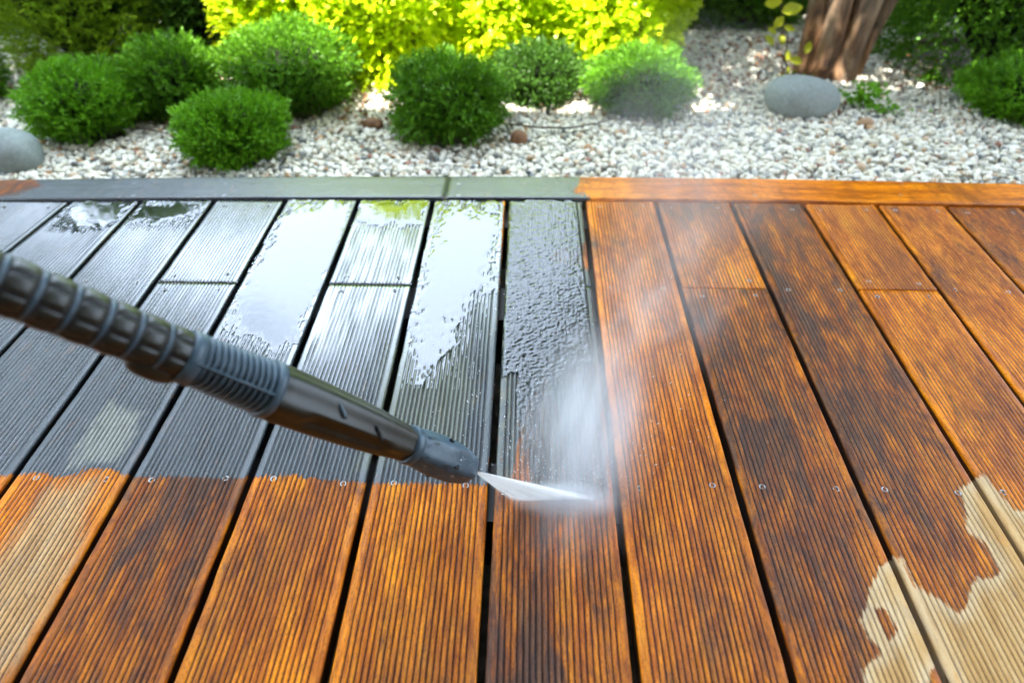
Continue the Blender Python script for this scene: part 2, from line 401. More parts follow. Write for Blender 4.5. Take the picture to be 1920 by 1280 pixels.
for i in range(-13, 12):
    xm = gapx(i, 1.1)+P/2; yend = float(yb(xm))-.0035
    tone = W_T[(i+8) % len(W_T)]
    vis_far = [yend-.022, YJ]
    if i % 2 == 0:
        far = build_plank(i, YJ, yend, i*1.7+.5, tone=tone)
        near = build_plank(i, -1.4, YJ, i*2.3+8.1, tone=tone+.015)
        if -8 <= i <= 7:
            screws(far, i, [yend-.022, YJ+.021]); screws(near, i, [YJ-.021, YS])
    else:
        pl = build_plank(i, -1.4, yend, i*1.9+3.3, tone=tone)
        if -8 <= i <= 7: screws(pl, i, [yend-.022, YJ, YS])

def build_border(x0, x1, seed):
    xs = np.arange(x0+.0006, x1-.0006, .012); xs = np.append(xs, x1-.0006)
    ts = np.array([0, .006, .02, .05, .1, .2, .3, .4, .5, .6, .7, .8, .9, .95, .98, .994, 1])
    rows = []
    for t in ts:
        y = yb(xs)*(1-t)+yt(xs)*t; e = min(t, 1-t)
        ez = -.0025*max(0, 1-e/.03)**2
        z = ZB+ez+.0006*(fbm(xs*8+seed, np.full(len(xs), t*30))-.5)
        rows.append(np.stack((xs, y+.0012*(fbm(xs*25+seed, xs*0+t)-.5), z), 1))
    nx = len(xs); ny = len(ts)
    V = np.concatenate(rows); nT = len(V)
    per = np.array([j for j in range(nx)]+[k*nx+nx-1 for k in range(1, ny)]+[(ny-1)*nx+j for j in range(nx-2, -1, -1)]+[k*nx for k in range(ny-2, 0, -1)])
    B = V[per].copy(); B[:, 2] = -.10 
    B[:, 2] = np.where(B[:, 1] > (yb(B[:, 0])+yt(B[:, 0]))/2, -.14, -.024)
    m = len(per); a = np.arange(m); b = (a+1) % m
    S = np.stack((per[a], nT+a, nT+b, per[b]), 1)
    V2 = np.concatenate((V, B)); F2 = np.concatenate((grid_faces(nx, ny), S))
    px, zc = to_px(V2)
    BG = [(-900, 300), (1078, 300), (1088, 345), (1075, 360), (1105, 366), (1112, 395), (-900, 395)]
    BO = [(-900, 335), (60, 335), (80, 350), (10, 368), (-900, 368)]
    g = np.minimum(sdf(px, BG), -sdf(px, BO))/100
    ex = np.zeros(len(V2))
    tone = np.where(px[:, 0] < 150, .10, np.where(px[:, 0] > 1100, -.09, 0.0))
    gn = np.where((px[:, 0] > 560) & (px[:, 0] < 1100), -.12, -.3)
    return mesh_obj('border_plank', V2, F2, WOOD, deck, smooth=True, attrs=dict(
        gray=np.clip(g, -1, 1), dry=np.full(len(V2), -1.0), green=gn, pale=np.full(len(V2), -1.0), worn=np.full(len(V2), -1.0), film=np.where((px[:, 0] > 200) & (px[:, 0] < 1100), .12, .05), groove_gapshade=ex, seed=np.full(len(V2), seed), tone=tone, along=np.ones(len(V2))))
xj = gp(838, 352)[0]
b1 = build_border(-2.3, xj, 4.4); b2 = build_border(xj, 2.2, 7.9)
for px in (250, 420, 860, 1270, 1415, 1690):
    for py in (345, 366):
        g_ = gp(px, py, ZB); place_screw(b1 if px < 838 else b2, g_[0], g_[1], ZB+.0002)
for k, y in enumerate((float(yb(0))-.02, YJ-.015, YS+.01, YS-JJ, YS-2*JJ)):
    box('joist', (-2.2, y-.045, -.13), (2.1, y+.045, -.0285), JOIST, deck)
box('fascia', (-2.2, float(yt(0))-.06, -.15), (2.1, float(yt(0))-.035, -.03), JOIST, deck)

# ------------------------------------------------------------------ standing water on the planks
def water_mat(name, tint, ior, rough, bump_s, bump_scale, stretch, dist=.002):
    t = NT(name); t.t.nodes.remove(t.b)
    b = t.bump(t.noise(t.pos(stretch), bump_scale, 3, .55, .4), bump_s, dist)
    fr = t.n('ShaderNodeFresnel'); fr.inputs[0].default_value = ior; t.put(fr.inputs['Normal'], b)
    gl = t.n('ShaderNodeBsdfGlossy'); gl.inputs['Roughness'].default_value = rough; gl.inputs['Color'].default_value = (1, 1, 1, 1); t.put(gl.inputs['Normal'], b)
    tr = t.n('ShaderNodeBsdfTransparent'); tr.inputs[0].default_value = tint+(1,)
    mx = t.n('ShaderNodeMixShader'); t.put(mx.inputs[0], fr.outputs[0]); t.put(mx.inputs[1], tr.outputs[0]); t.put(mx.inputs[2], gl.outputs[0])
    t.put(t.out.inputs[0], mx.outputs[0]); return t.m
STILL = water_mat('still_water', (.88, .92, .93), 1.95, .012, .10, 55, (1, 1, 1))
def puddle(i, poly, label, lift=.0009, soft=40.0):
    dx, dy = .0011, .0035
    pts = np.array([gp(*p) for p in poly]); y0, y1 = pts[:, 1].min()-.03, min(pts[:, 1].max()+.03, float(yb(gapx(i, 1.1)+P/2))-.004)
    w = P-.0088
    xs = np.arange(.001, w-.001, dx); ys = np.arange(y0, y1, dy)
    XL, Y = np.meshgrid(xs, ys)
    X = gapx(i, Y)+.0044+XL
    Vv = np.stack((X.ravel(), Y.ravel(), np.zeros(X.size)), 1)
    px, _ = to_px(Vv); s = sdf(px, poly).reshape(X.shape)
    lvl = np.clip(s/soft, -1, 1)*.0024 + ((fbm(X*55, Y*28, 3)-.5)*.0030+(fbm(X*190, Y*120+5, 2)-.5)*.0022)*np.clip(1.3-np.abs(s)/soft, 0, 1)
    surf = -profile_z(XL, w)*GDEPTH
    keep = lvl > surf+.0001
    Z = np.clip(lvl, -.0014, lift)
    kc = keep[:-1, :-1] & keep[1:, :-1] & keep[1:, 1:] & keep[:-1, 1:]
    ny, nx = X.shape; F = grid_faces(nx, ny); 
    ii, jj = np.meshgrid(np.arange(nx-1), np.arange(ny-1), indexing='ij')
    F = F[kc[jj.ravel(), ii.ravel()]]
    V = np.stack((X.ravel(), Y.ravel(), Z.ravel()+.0003), 1)
    used, inv = np.unique(F, return_inverse=True)
    o = mesh_obj('puddle', V[used], inv.reshape(F.shape), STILL, smooth=True)
    tag(o, label, 'puddle', 'puddles standing on the deck planks'); return o
puddle(-3, [(535, 377), (672, 377), (640, 470), (600, 560), (560, 640), (510, 660), (420, 610), (480, 470)], 'long mirror smooth puddle covering the plank just above the lance collar')
puddle(-1, [(812, 377), (948, 377), (944, 480), (938, 555), (880, 575), (850, 640), (840, 690), (770, 700), (760, 610), (785, 480)], 'long bright puddle with ragged speckled lower end, beside the rippling plank', soft=75)
puddle(-2, [(673, 377), (810, 377), (795, 420), (740, 428), (660, 420)], 'short puddle reflecting yellow green leaves at the far end of its plank', soft=22)
puddle(-5, [(270, 379), (398, 379), (350, 415), (300, 425), (235, 420)], 'short puddle with a pale yellow reflection near the border plank', soft=18)
puddle(-6, [(132, 379), (262, 379), (215, 420), (160, 432), (95, 425)], 'dark puddle farthest left, touching the border plank', soft=18)

# rippling water film running over plank 0
def ripples():
    dx, dy = .0016, .0020
    poly = [(950, 374), (1098, 374), (1125, 560), (1146, 760), (1156, 925), (1120, 935), (1000, 935), (975, 800), (960, 700), (933, 720), (940, 560)]
    y0 = gp(960, 935)[1]; y1 = float(yb(0))-.004; w = P-.0084
    xs = np.arange(.0006, w, dx); ys = np.arange(y0, y1, dy); XL, Y = np.meshgrid(xs, ys); X = gapx(0, Y)+.0042+XL
    flat = np.stack((X.ravel(), Y.ravel(), np.zeros(X.size)), 1); px, _ = to_px(flat); s = sdf(px, poly).reshape(X.shape)
    tt = (Y-y0)/(y1-y0)
    wx = X+.010*(fbm(X*40, Y*40, 2)-.5); wy = Y-.35*(X-X.min())+.012*(fbm(X*45+7, Y*45, 2)-.5)
    r = np.abs(vnoise(wx*150, wy*290)-.5)*2
    r2 = vnoise(wx*300+4, wy*520+9); r3 = vnoise(wx*420, wy*600)
    amp = .0005+.0008*np.clip(tt*2.2, 0, 1)
    Z = .0011+amp*(.75*(1-r)+.38*r2+.16*r3-.3)
    er = np.minimum(XL, w-XL); Z -= .004*np.clip(1-er/.006, 0, 1)**2
    keep = (s/26+(fbm(X*90, Y*30, 3)-.5)*1.5) > 0
    kc = keep[:-1, :-1] & keep[1:, 1:]
    ny, nx = X.shape; F = grid_faces(nx, ny); ii, jj = np.meshgrid(np.arange(nx-1), np.arange(ny-1), indexing='ij')
    F = F[kc[jj.ravel(), ii.ravel()]]
    V = np.stack((X.ravel(), Y.ravel(), Z.ravel()), 1); used, inv = np.unique(F, return_inverse=True)
    m = water_mat('running_water', (.52, .60, .55), 1.58, .07, .25, 300, (1, 1, 1), .001)
    o = mesh_obj('running_water', V[used], inv.reshape(F.shape), m, smooth=True)
    tag(o, 'rippling sheet of water running over the grey green plank beyond the jet', 'water film')
ripples()

# ------------------------------------------------------------------ leaves and shrubs
def leaf_mat(name, dark, light, trans=.25, rough=.5, tipc=None, spec=.3):
    t = NT(name); t.b.inputs['Specular IOR Level'].default_value = spec
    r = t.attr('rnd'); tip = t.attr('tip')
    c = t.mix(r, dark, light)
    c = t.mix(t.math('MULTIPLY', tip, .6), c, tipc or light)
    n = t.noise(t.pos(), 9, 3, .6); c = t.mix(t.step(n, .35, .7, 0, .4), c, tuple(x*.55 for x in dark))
    t.set(Base_Color=c, Roughness=rough)
    tl = t.n('ShaderNodeBsdfTranslucent'); t.put(tl.inputs[0], t.mix(.35, c, tuple(min(1, x*1.6) for x in light)))
    mx = t.n('ShaderNodeMixShader'); mx.inputs[0].default_value = trans
    t.put(mx.inputs[1], t.b.outputs[0]); t.put(mx.inputs[2], tl.outputs[0]); t.put(t.out.inputs[0], mx.outputs[0])
    return t.m
L_BOX = leaf_mat('bright_box_leaf', (.055, .17, .005), (.18, .44, .012), .25)
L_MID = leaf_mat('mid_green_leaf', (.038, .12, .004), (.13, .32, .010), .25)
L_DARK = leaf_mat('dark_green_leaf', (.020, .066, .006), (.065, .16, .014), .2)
L_OLIVE = leaf_mat('olive_conifer_leaf', (.11, .22, .006), (.32, .50, .016), .25)
L_GOLD = leaf_mat('golden_leaf', (.50, .74, .006), (.74, .92, .015), .42, .3, (.78, .86, .03))
L_TREE = leaf_mat('tree_leaf', (.03, .075, .012), (.08, .15, .02), .35)
L_YEL = leaf_mat('yellow_seedling_leaf', (.30, .36, .01), (.50, .50, .02), .45)
BARKD = simple('twig_bark', (.07, .05, .035), .85, 0, .4, 80, .5)
CORE = simple('crown_shade_filler', (.012, .018, .007), .9, 0, .5, 60, .6, .01, .2)  # near-black filler: shade inside the crowns put into the colour
def unit(v): return v/(np.linalg.norm(v, axis=-1, keepdims=True)+1e-9)
def leaves(P_, A, L, Wd, rnd, tip, fold=.25, nup=0.0):
    n = len(P_); A = unit(A)
    r = RNG.normal(size=(n, 3))*(1-nup)+np.array((-.2, -.45, 1.2))*nup*1.6; S = unit(np.cross(A, r)); N = np.cross(S, A)
    L = L[:, None]; Wd = Wd[:, None]
    v0 = P_; v1 = P_+A*L*.5+S*Wd*.5+N*L*fold*.3; v2 = P_+A*L-N*L*fold*.25; v3 = P_+A*L*.5-S*Wd*.5+N*L*fold*.3
    V = np.stack((v0, v1, v2, v3), 1).reshape(-1, 3); F = np.arange(4*n).reshape(n, 4)
    return V, F, np.repeat(rnd, 4), np.repeat(tip, 4)
def shrub(name, cx, cyy, z0, rx, ry, h, mat, sprigs, label, cat='shrub', group=None, L=.011, Wd=.0045, sl=.042, per=10, rough=.24, up=.35, core=True, full=False, nup=0.0):
    o = empty(name, (cx, cyy, z0)); tag(o, label, cat, group)
    rz = h*(.62 if full else .56); cz = h*.46
    d = unit(RNG.normal(size=(sprigs*2, 3))); d = d[d[:, 2] > (-.9 if full else -.72)][:sprigs]; n = len(d)
    lump = 1+rough*(fbm(d[:, 0]*2.3+cx*9+20, d[:, 2]*2.6+d[:, 1]*2.0+cyy*7+20, 3)*2-1)
    rad = (1-.42*RNG.random(n)**1.8)*lump
    D = d.copy()
    if full:
        hor = np.hypot(d[:, 0], d[:, 1]); kf = np.where(d[:, 2] < 0.25, np.maximum(hor, .05)**-.75, 1.0); kf = np.minimum(kf, 1.02/np.maximum(hor, .05)); D[:, 0] *= kf; D[:, 1] *= kf
    B = D*rad[:, None]*np.array((rx, ry, rz))+np.array((0, 0, cz))
    ax = unit(d*np.array((1, 1, .9))+np.array((0, 0, up))+RNG.normal(size=(n, 3))*.38)
    t = np.tile(np.linspace(.1, 1, per), (n, 1))
    base = B[:, None, :]+(ax[:, None, :]*(t[..., None]-.6))*sl
    side = unit(RNG.normal(size=(n, per, 3)))
    side = unit(side-(side*ax[:, None, :]).sum(-1, keepdims=True)*ax[:, None, :])
    A = unit(ax[:, None, :]*.8+side*.8*(1.15-t[..., None]*.8))
    rn = np.clip(RNG.random((n, 1))*.6+RNG.random((n, per))*.4, 0, 1)
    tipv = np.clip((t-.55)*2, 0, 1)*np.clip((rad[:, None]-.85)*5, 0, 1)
    PP = base.reshape(-1, 3); k = PP[:, 2] > .002
    LL = L*(.7+.6*RNG.random(len(PP))); WW = Wd*(.7+.6*RNG.random(len(PP)))
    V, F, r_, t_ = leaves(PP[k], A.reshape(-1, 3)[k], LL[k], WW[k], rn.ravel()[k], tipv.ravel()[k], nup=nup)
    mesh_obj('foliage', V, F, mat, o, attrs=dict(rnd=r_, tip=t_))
    # branches: short fan of stems
    Vb = []; Fb = []
    for q in range(7):
        if full: rx_ = .3
        a = q*.9+random.random(); e = Vector((math.cos(a)*rx*.6, math.sin(a)*ry*.6, h*.7)); s = Vector((math.cos(a)*.01, math.sin(a)*.01, -.02))
        b0 = len(Vb); r = .004+rx*.012
        for kk, (pp, rr) in enumerate(((s, r), (e, r*.35))):
            for g in range(5): Vb.append((pp.x+rr*math.cos(g*1.257), pp.y+rr*math.sin(g*1.257), pp.z))
        for g in range(5): Fb.append((b0+g, b0+(g+1) % 5, b0+5+(g+1) % 5, b0+5+g))
    mesh_obj('stems', Vb, Fb, BARKD, o)
    if core:  # solid filler added to block light through the crown
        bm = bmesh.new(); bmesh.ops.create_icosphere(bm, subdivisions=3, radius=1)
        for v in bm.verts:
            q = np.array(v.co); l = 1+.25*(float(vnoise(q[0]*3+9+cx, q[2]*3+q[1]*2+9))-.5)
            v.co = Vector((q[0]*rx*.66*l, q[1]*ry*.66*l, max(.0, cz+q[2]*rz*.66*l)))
        me = bpy.data.meshes.new('inner_filler'); bm.to_mesh(me); bm.free(); me.materials.append(core if core is not True else CORE)
        c = bpy.data.objects.new('inner_filler', me); COL.objects.link(c); c.parent = o
    return o
BALLS = []
def ball(px, ybase, wpx, ytop, mat, sprigs, label, depth_k=.85, **kw):
    f = gp(px, ybase, ZG); _, zc = to_px([f]); 
    r = wpx*zc[0]/FPX/2; r = r*(.93+r*.3)
    cyy = f[1]+r*depth_k; 
    lo, hi = -440.0, ybase+60.0
    for _ in range(40):
        m_ = (lo+hi)/2
        if gp(px, m_, ZG+.10)[1] > cyy: lo = m_
        else: hi = m_
    cxx = gp(px, lo, ZG+.10)[0]
    # height from the top pixel seen at the centre's distance
    dd = ray(px, ytop); tt = cyy/dd[1]; h = CAMH+dd[2]*tt-ZG
    h = kw.pop('hh', h*.98)
    BALLS.append((cxx, cyy, r))
    return shrub(kw.pop('name', 'box_shrub'), cxx, cyy, ZG-.004, r, r, h, mat, sprigs, label, **kw)
GRP = 'rounded shrubs planted in the gravel bed'
ball(145, 280, 205, 122, L_BOX, 2100, 'bright green rounded shrub behind the left grey boulder', group=GRP)
ball(428, 332, 205, 178, L_BOX, 2300, 'small fresh green rounded shrub touching the far edge of the deck', group=GRP, depth_k=1.0)
ball(322, 238, 180, 72, L_MID, 2000, 'mid green rounded shrub standing behind the one that touches the deck', group=GRP)
ball(540, 235, 255, 46, L_MID, 3000, 'broad dark green rounded shrub in front of the left end of the golden bush', group=GRP)
ball(838, 280, 225, 106, L_MID, 2600, 'dense green rounded shrub standing alone at the middle of the gravel', group=GRP, up=.15)
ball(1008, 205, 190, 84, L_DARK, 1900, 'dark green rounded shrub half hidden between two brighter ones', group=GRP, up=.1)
ball(1205, 230, 200, 92, L_MID, 2100, 'rounded green shrub veiled by spray mist, beside the sunny gravel', group=GRP)
ball(-75, 210, 130, 50, L_MID, 1300, 'green shrub cut off by the left edge of the picture', group=GRP)
ball(1950, 248, 240, 112, L_BOX, 2300, 'low spreading green shrub at the right edge in front of the dark hedge', group=GRP, up=.1)
kw2 = dict(hh=.72, full=True, L=.015, Wd=.0045, sl=.06, per=11, rough=.3)
ball(165, 165, 330, -70, L_OLIVE, 6000, 'tall olive green feathery conifer at the upper left', name='conifer_shrub', cat='conifer', up=.7, **kw2)
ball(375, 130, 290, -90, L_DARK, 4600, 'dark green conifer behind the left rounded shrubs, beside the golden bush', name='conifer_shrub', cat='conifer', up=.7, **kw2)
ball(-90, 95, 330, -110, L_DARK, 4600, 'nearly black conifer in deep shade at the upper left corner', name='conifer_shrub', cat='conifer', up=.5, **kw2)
ball(1865, 176, 430, -110, L_MID, 9000, 'large dark green hedge shrub right of the tree trunk', name='hedge_shrub', cat='hedge shrub', hh=1.0, full=True, L=.014, Wd=.007, sl=.04, per=9)
ball(1400, 60, 190, -90, L_MID, 4600, 'mid green feathery shrub behind the gravel, left of the tree', name='conifer_shrub', cat='conifer', up=.6, **kw2)
ball(1255, 60, 190, -80, L_MID, 4200, 'green shrub behind the right end of the golden bush', name='hedge_shrub', cat='hedge shrub', hh=1.0, full=True, L=.016, Wd=.009, sl=.05, per=8)
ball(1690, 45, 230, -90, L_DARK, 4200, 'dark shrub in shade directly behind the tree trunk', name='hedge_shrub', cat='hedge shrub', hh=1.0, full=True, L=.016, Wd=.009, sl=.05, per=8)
CORE_Y = simple('golden_lit_filler', (.20, .26, .012), .9, 0, .5, 60, .6, .01, .2)  # lighter filler colour, so gaps between golden leaves look lit
kg = dict(core=CORE_Y, nup=.7, hh=.62, full=True, L=.0135, Wd=.0095, sl=.05, per=7, rough=.3, name='golden_shrub', cat='golden shrub', up=.3, group='sunlit golden leaved shrubs')
ball(560, 150, 310, -85, L_GOLD, 7200, 'golden yellow leaved shrub in full sun, farthest left of its row', **kg)
ball(740, 172, 320, -75, L_GOLD, 7600, 'golden yellow leaved shrub in full sun with branches reaching down to the gravel', **kg)
ball(930, 150, 330, -95, L_GOLD, 7600, 'golden yellow leaved shrub in full sun above the dark middle shrub', **kg)
ball(1140, 150, 310, 5, L_GOLD, 6600, 'lower golden yellow leaved shrub in full sun, right end of its row', **kg)

hg = empty('hedge', (0, 3.05, ZG)); tag(hg, 'long dark evergreen hedge closing the garden behind all the shrubs', 'hedge')
def hedge():
    n = 9000; x = RNG.uniform(-4.2, 4.2, n); a = RNG.uniform(0, math.pi, n); ry = .30*(1+.3*(vnoise(x*2, x*0)-.5)); rz = .62*(1+.25*(vnoise(x*1.6+7, x*0)-.5))
    B = np.stack((x, -np.cos(a)*ry, np.abs(np.sin(a))**.5*rz*RNG.uniform(.55, 1, n)**.3*np.where(RNG.random(n) < .5, RNG.random(n), 1)), 1)
    per = 8; ax = unit(np.stack((RNG.normal(size=n)*.4, -np.cos(a), .5+RNG.random(n)), 1)); t = np.tile(np.linspace(.1, 1, per), (n, 1))
    base = B[:, None, :]+ax[:, None, :]*t[..., None]*.06; A = ax[:, None, :]+RNG.normal(size=(n, per, 3))*.6
    m = n*per; V, F, r_, t_ = leaves(base.reshape(-1, 3), A.reshape(-1, 3), .020*(.6+.8*RNG.random(m)), .010*(.6+.8*RNG.random(m)), RNG.random(m), np.zeros(m))
    mesh_obj('foliage', V, F, L_DARK, hg, attrs=dict(rnd=r_, tip=t_))
    box('inner_filler', (-4.2, -.16, -.05), (4.2, .2, .42), CORE, hg)
hedge()
# ------------------------------------------------------------------ pebbles
def pebble_mat():
    t = NT('pebble'); r = t.attr('rnd')
    c = t.ramp(r, [(0, (.72, .70, .60)), (.28, (.82, .80, .70)), (.48, (.64, .61, .48)), (.58, (.77, .72, .58)), (.72, (.47, .47, .41)), (.84, (.30, .30, .26)), (.88, (.56, .42, .28)),
                   (.915, (.14, .16, .16)), (.94, (.46, .27, .13)), (.96, (.33, .15, .10)), (.975, (.22, .24, .23)), (1, (.55, .40, .24))])
    for e in t.t.nodes:
        if e.type == 'VALTORGB': e.color_ramp.interpolation = 'CONSTANT'
    n = t.noise(t.pos(), 160, 4, .6); c = t.mix(t.step(n, .45, .75, 0, .35), c, (.32, .29, .22))
    return t.set(Base_Color=c, Roughness=.55, Normal=t.bump(n, .3, .001))
PEB = pebble_mat()
def ico(sub):
    bm = bmesh.new(); bmesh.ops.create_icosphere(bm, subdivisions=sub, radius=1)
    V = np.array([v.co[:] for v in bm.verts]); F = np.array([[v.index for v in f.verts] for f in bm.faces]); bm.free(); return V, F
def rotmats(n):
    q = unit(RNG.normal(size=(n, 4))); w, x, y, z = q.T
    return np.stack((np.stack((1-2*(y*y+z*z), 2*(x*y-z*w), 2*(x*z+y*w)), 1), np.stack((2*(x*y+z*w), 1-2*(x*x+z*z), 2*(y*z-x*w)), 1), np.stack((2*(x*z-y*w), 2*(y*z+x*w), 1-2*(x*x+y*y)), 1)), 1)
def pebbles():
    sp = .0142; Vs = []; Fs = []; Rs = []; off = 0
    for layer, (den, dz) in enumerate(((1, 0.0), (.75, .008))):
        xs = np.arange(-3.2, 3.3, sp); ys = np.arange(1.20, 3.0, sp); X, Y = np.meshgrid(xs, ys)
        X = X+(np.arange(len(ys))[:, None] % 2)*sp/2+RNG.normal(size=X.shape)*.004; Y = Y+RNG.normal(size=X.shape)*.004
        x = X.ravel(); y = Y.ravel(); k = RNG.random(len(x)) < den
        k &= y > yt(x)+.008
        for bx, by, br in BALLS: k &= np.hypot(x-bx, y-by) > br*.72
        px, zc = to_px(np.stack((x, y, np.full(len(x), ZG)), 1)); k &= (px[:, 0] > -260) & (px[:, 0] < 2160) & (px[:, 1] > -20)
        x = x[k]; y = y[k]; n = len(x)
        z = gh(x, y)+dz+RNG.normal(size=n)*.002-.004
        near = y < 1.75
        for sel, sub in ((near, 2), (~near, 1)):
            m = int(sel.sum()); bv, bf = ico(sub)
            R = rotmats(m); big = RNG.random(m)
            s = (.0060+.0044*big**2)[:, None]*np.stack((1.15+.3*RNG.random(m), .85+.25*RNG.random(m), .62+.25*RNG.random(m)), 1)
            lump = 1+.14*np.sin(bv@RNG.normal(size=(3, 1))*2.2+1).ravel()
            v = (bv*lump[:, None])[None]*s[:, None, :]
            v = np.einsum('nij,nkj->nki', R, v); v[:, :, 2] *= .85
            v += np.stack((x[sel], y[sel], z[sel]), 1)[:, None, :]
            nv = len(bv); Vs.append(v.reshape(-1, 3)); Fs.append((bf[None]+(off+np.arange(m)*nv)[:, None, None]).reshape(-1, 3)); off += m*nv
            Rs.append(np.repeat(RNG.random(m), nv))
    o = mesh_obj('gravel', np.concatenate(Vs), np.concatenate(Fs), PEB, smooth=True, attrs=dict(rnd=np.concatenate(Rs)))
    tag(o, 'bed of rounded white and cream pebbles beyond the deck', 'gravel', kind='stuff')
pebbles()

# ------------------------------------------------------------------ boulders, bark, litter, weeds
def stone_mat(name, a, b, sc_=70):
    t = NT(name); n = t.noise(t.pos(obj=True), sc_, 6, .7); n2 = t.noise(t.pos(obj=True), 9, 3, .6)
    return t.set(Base_Color=t.mix(n2, t.ramp(n, [(.35, a), (.65, b)]), tuple(x*.8 for x in b)), Roughness=.75, Normal=t.bump(n, .5, .002))
GRAN = stone_mat('grey_granite', (.11, .135, .13), (.27, .31, .29), 110)
def stone(name, px, py, wpx, hpx, mat, label, cat, rot=.0, yk=.7, par=3):
    g = gp(px, py, ZG); _, zc = to_px([g]); r = wpx*zc[0]/FPX/2; hh = hpx*zc[0]/FPX*.62
    V, F = ico(par); l = 1+.30*(vnoise(V[:, 0]*1.6+px, V[:, 1]*1.6+V[:, 2])-.5)+.06*(vnoise(V[:, 0]*4+9, V[:, 2]*4+px)-.5)
    V = V*l[:, None]; V = np.sign(V)*np.abs(V)**.9*np.array((r, r*yk, hh))
    o = mesh_obj(name, V, F, mat, smooth=True); o.location = (g[0], g[1]+r*yk*.7, ZG+hh*.55); o.rotation_euler = (0, rot, .15)
    BALLS.append((g[0], g[1], r)); return tag(o, label, cat)
stone('boulder', 1507, 222, 142, 66, GRAN, 'smooth grey oval boulder on the gravel in front of the tree', 'boulder', .12)
stone('boulder', 8, 328, 116, 72, GRAN, 'pale grey round boulder cut off by the left edge, behind the deck', 'boulder', -.05, .8)
BRN = stone_mat('brown_bark', (.10, .045, .02), (.26, .13, .06), 60)
stone('bark_chip', 700, 244, 40, 20, BRN, 'reddish brown bark chip left of the middle shrub', 'bark chip', 0, .5, 2)
stone('bark_chip', 973, 272, 34, 26, BRN, 'brown bark chip on pebbles right of the middle shrub', 'bark chip', .2, .8, 2)
TAN = stone_mat('tan_stone', (.25, .14, .07), (.42, .27, .15), 60)
stone('flat_stone', 1622, 242, 36, 18, TAN, 'flat tan stone lying on the gravel below the weeds', 'stone', 0, .6, 2)
def tube_pts(pts, radii, n=8):
    V = []; F = []
    pts = [Vector(p) for p in pts]
    for k, p in enumerate(pts):
        d = (pts[min(k+1, len(pts)-1)]-pts[max(k-1, 0)]).normalized(); u = d.orthogonal().normalized()
        if k and abs(u.dot(pu)) < .99: u = (pu-d*pu.dot(d)).normalized()
        pu = u; w = d.cross(u)
        for g in range(n):
            a = 2*math.pi*g/n; V.append(p+(u*math.cos(a)+w*math.sin(a))*radii[k])
    for k in range(len(pts)-1):
        for g in range(n): F.append((k*n+g, k*n+(g+1) % n, (k+1)*n+(g+1) % n, (k+1)*n+g))
    b = (len(pts)-1)*n
    F.append(tuple(range(n-1, -1, -1))); F.append(tuple(range(b, b+n)))
    return [tuple(v) for v in V], F
tw = [gp(px, py, ZG+.022) for px, py in ((955, 233), (1010, 239), (1070, 240), (1120, 231), (1150, 222))]
V, F = tube_pts(tw, [.0022, .003, .0028, .0022, .0014], 6)
tag(mesh_obj('twig', V, F, BARKD, smooth=True), 'thin curved brown twig lying across the pebbles', 'twig')
tw = [gp(px, py, ZG+.022) for px, py in ((255, 240), (275, 242), (318, 252))]
V, F = tube_pts(tw, [.003, .003, .0014], 6)
tag(mesh_obj('twig', V, F, BARKD, smooth=True), 'short reddish twig on the gravel between the left shrubs', 'twig')
# fallen dry leaves
def litter():
    n = 260; px = RNG.uniform(1290, 1500, n); py = RNG.uniform(60, 175, n)
    px = np.concatenate((px, RNG.uniform(640, 740, 60), RNG.uniform(20, 90, 50), RNG.uniform(1640, 1760, 60)))
    py = np.concatenate((py, RNG.uniform(165, 240, 60), RNG.uniform(90, 190, 50), RNG.uniform(60, 170, 60)))
    G = np.array([gp(a, b, ZG+.018) for a, b in zip(px, py)]); m = len(G)
    A = RNG.normal(size=(m, 3))*np.array((1, 1, .25)); L = .012+.014*RNG.random(m)
    V, F, r, t_ = leaves(G, A, L, L*.55, RNG.random(m), np.zeros(m), .6)
    mt = leaf_mat('dry_leaf', (.12, .05, .02), (.36, .17, .07), .1)
    tag(mesh_obj('leaf_litter', V, F, mt, attrs=dict(rnd=r, tip=t_)), 'dry brown leaves scattered over the gravel', 'leaf litter', kind='stuff')
litter()
def weed(px, py, n, spread, h, label, mat, L=.018):
    g = gp(px, py, ZG); o = empty('weed', tuple(g)); tag(o, label, 'weed')
    Pn = np.stack((RNG.normal(size=n)*spread, RNG.normal(size=n)*spread*.6, RNG.random(n)*h+.01), 1)
    A = RNG.normal(size=(n, 3)); A[:, 2] = np.abs(A[:, 2])*.6; l = L*(.6+.8*RNG.random(n))
    V, F, r, t_ = leaves(Pn, A, l, l*.7, RNG.random(n), RNG.random(n)*.5)
    mesh_obj('leaf_cluster', V, F, mat, o, attrs=dict(rnd=r, tip=t_))['kind'] = 'stuff'
    Vb = []; Fb = []
    for k in range(6):
        j = k*n//6; v, f = tube_pts([(0, 0, 0), tuple(Pn[j]*.6+np.array((0, 0, .01))), tuple(Pn[j])], [.0012, .001, .0006], 5)
        Fb += [tuple(a+len(Vb) for a in q) for q in f]; Vb += v
    mesh_obj('stems', Vb, Fb, BARKD, o)
weed(1612, 205, 150, .030, .06, 'light green weed with small leaves growing right of the boulder', L_BOX)
weed(1655, 215, 90, .035, .02, 'low creeping weed at the foot of the gravel right of the taller weed', L_BOX, .012)
weed(1478, 160, 60, .030, .02, 'tiny green weed at the left foot of the tree', L_BOX, .012)
weed(1742, 160, 60, .025, .02, 'tiny green weed beside the dark hedge shrub', L_BOX, .012)

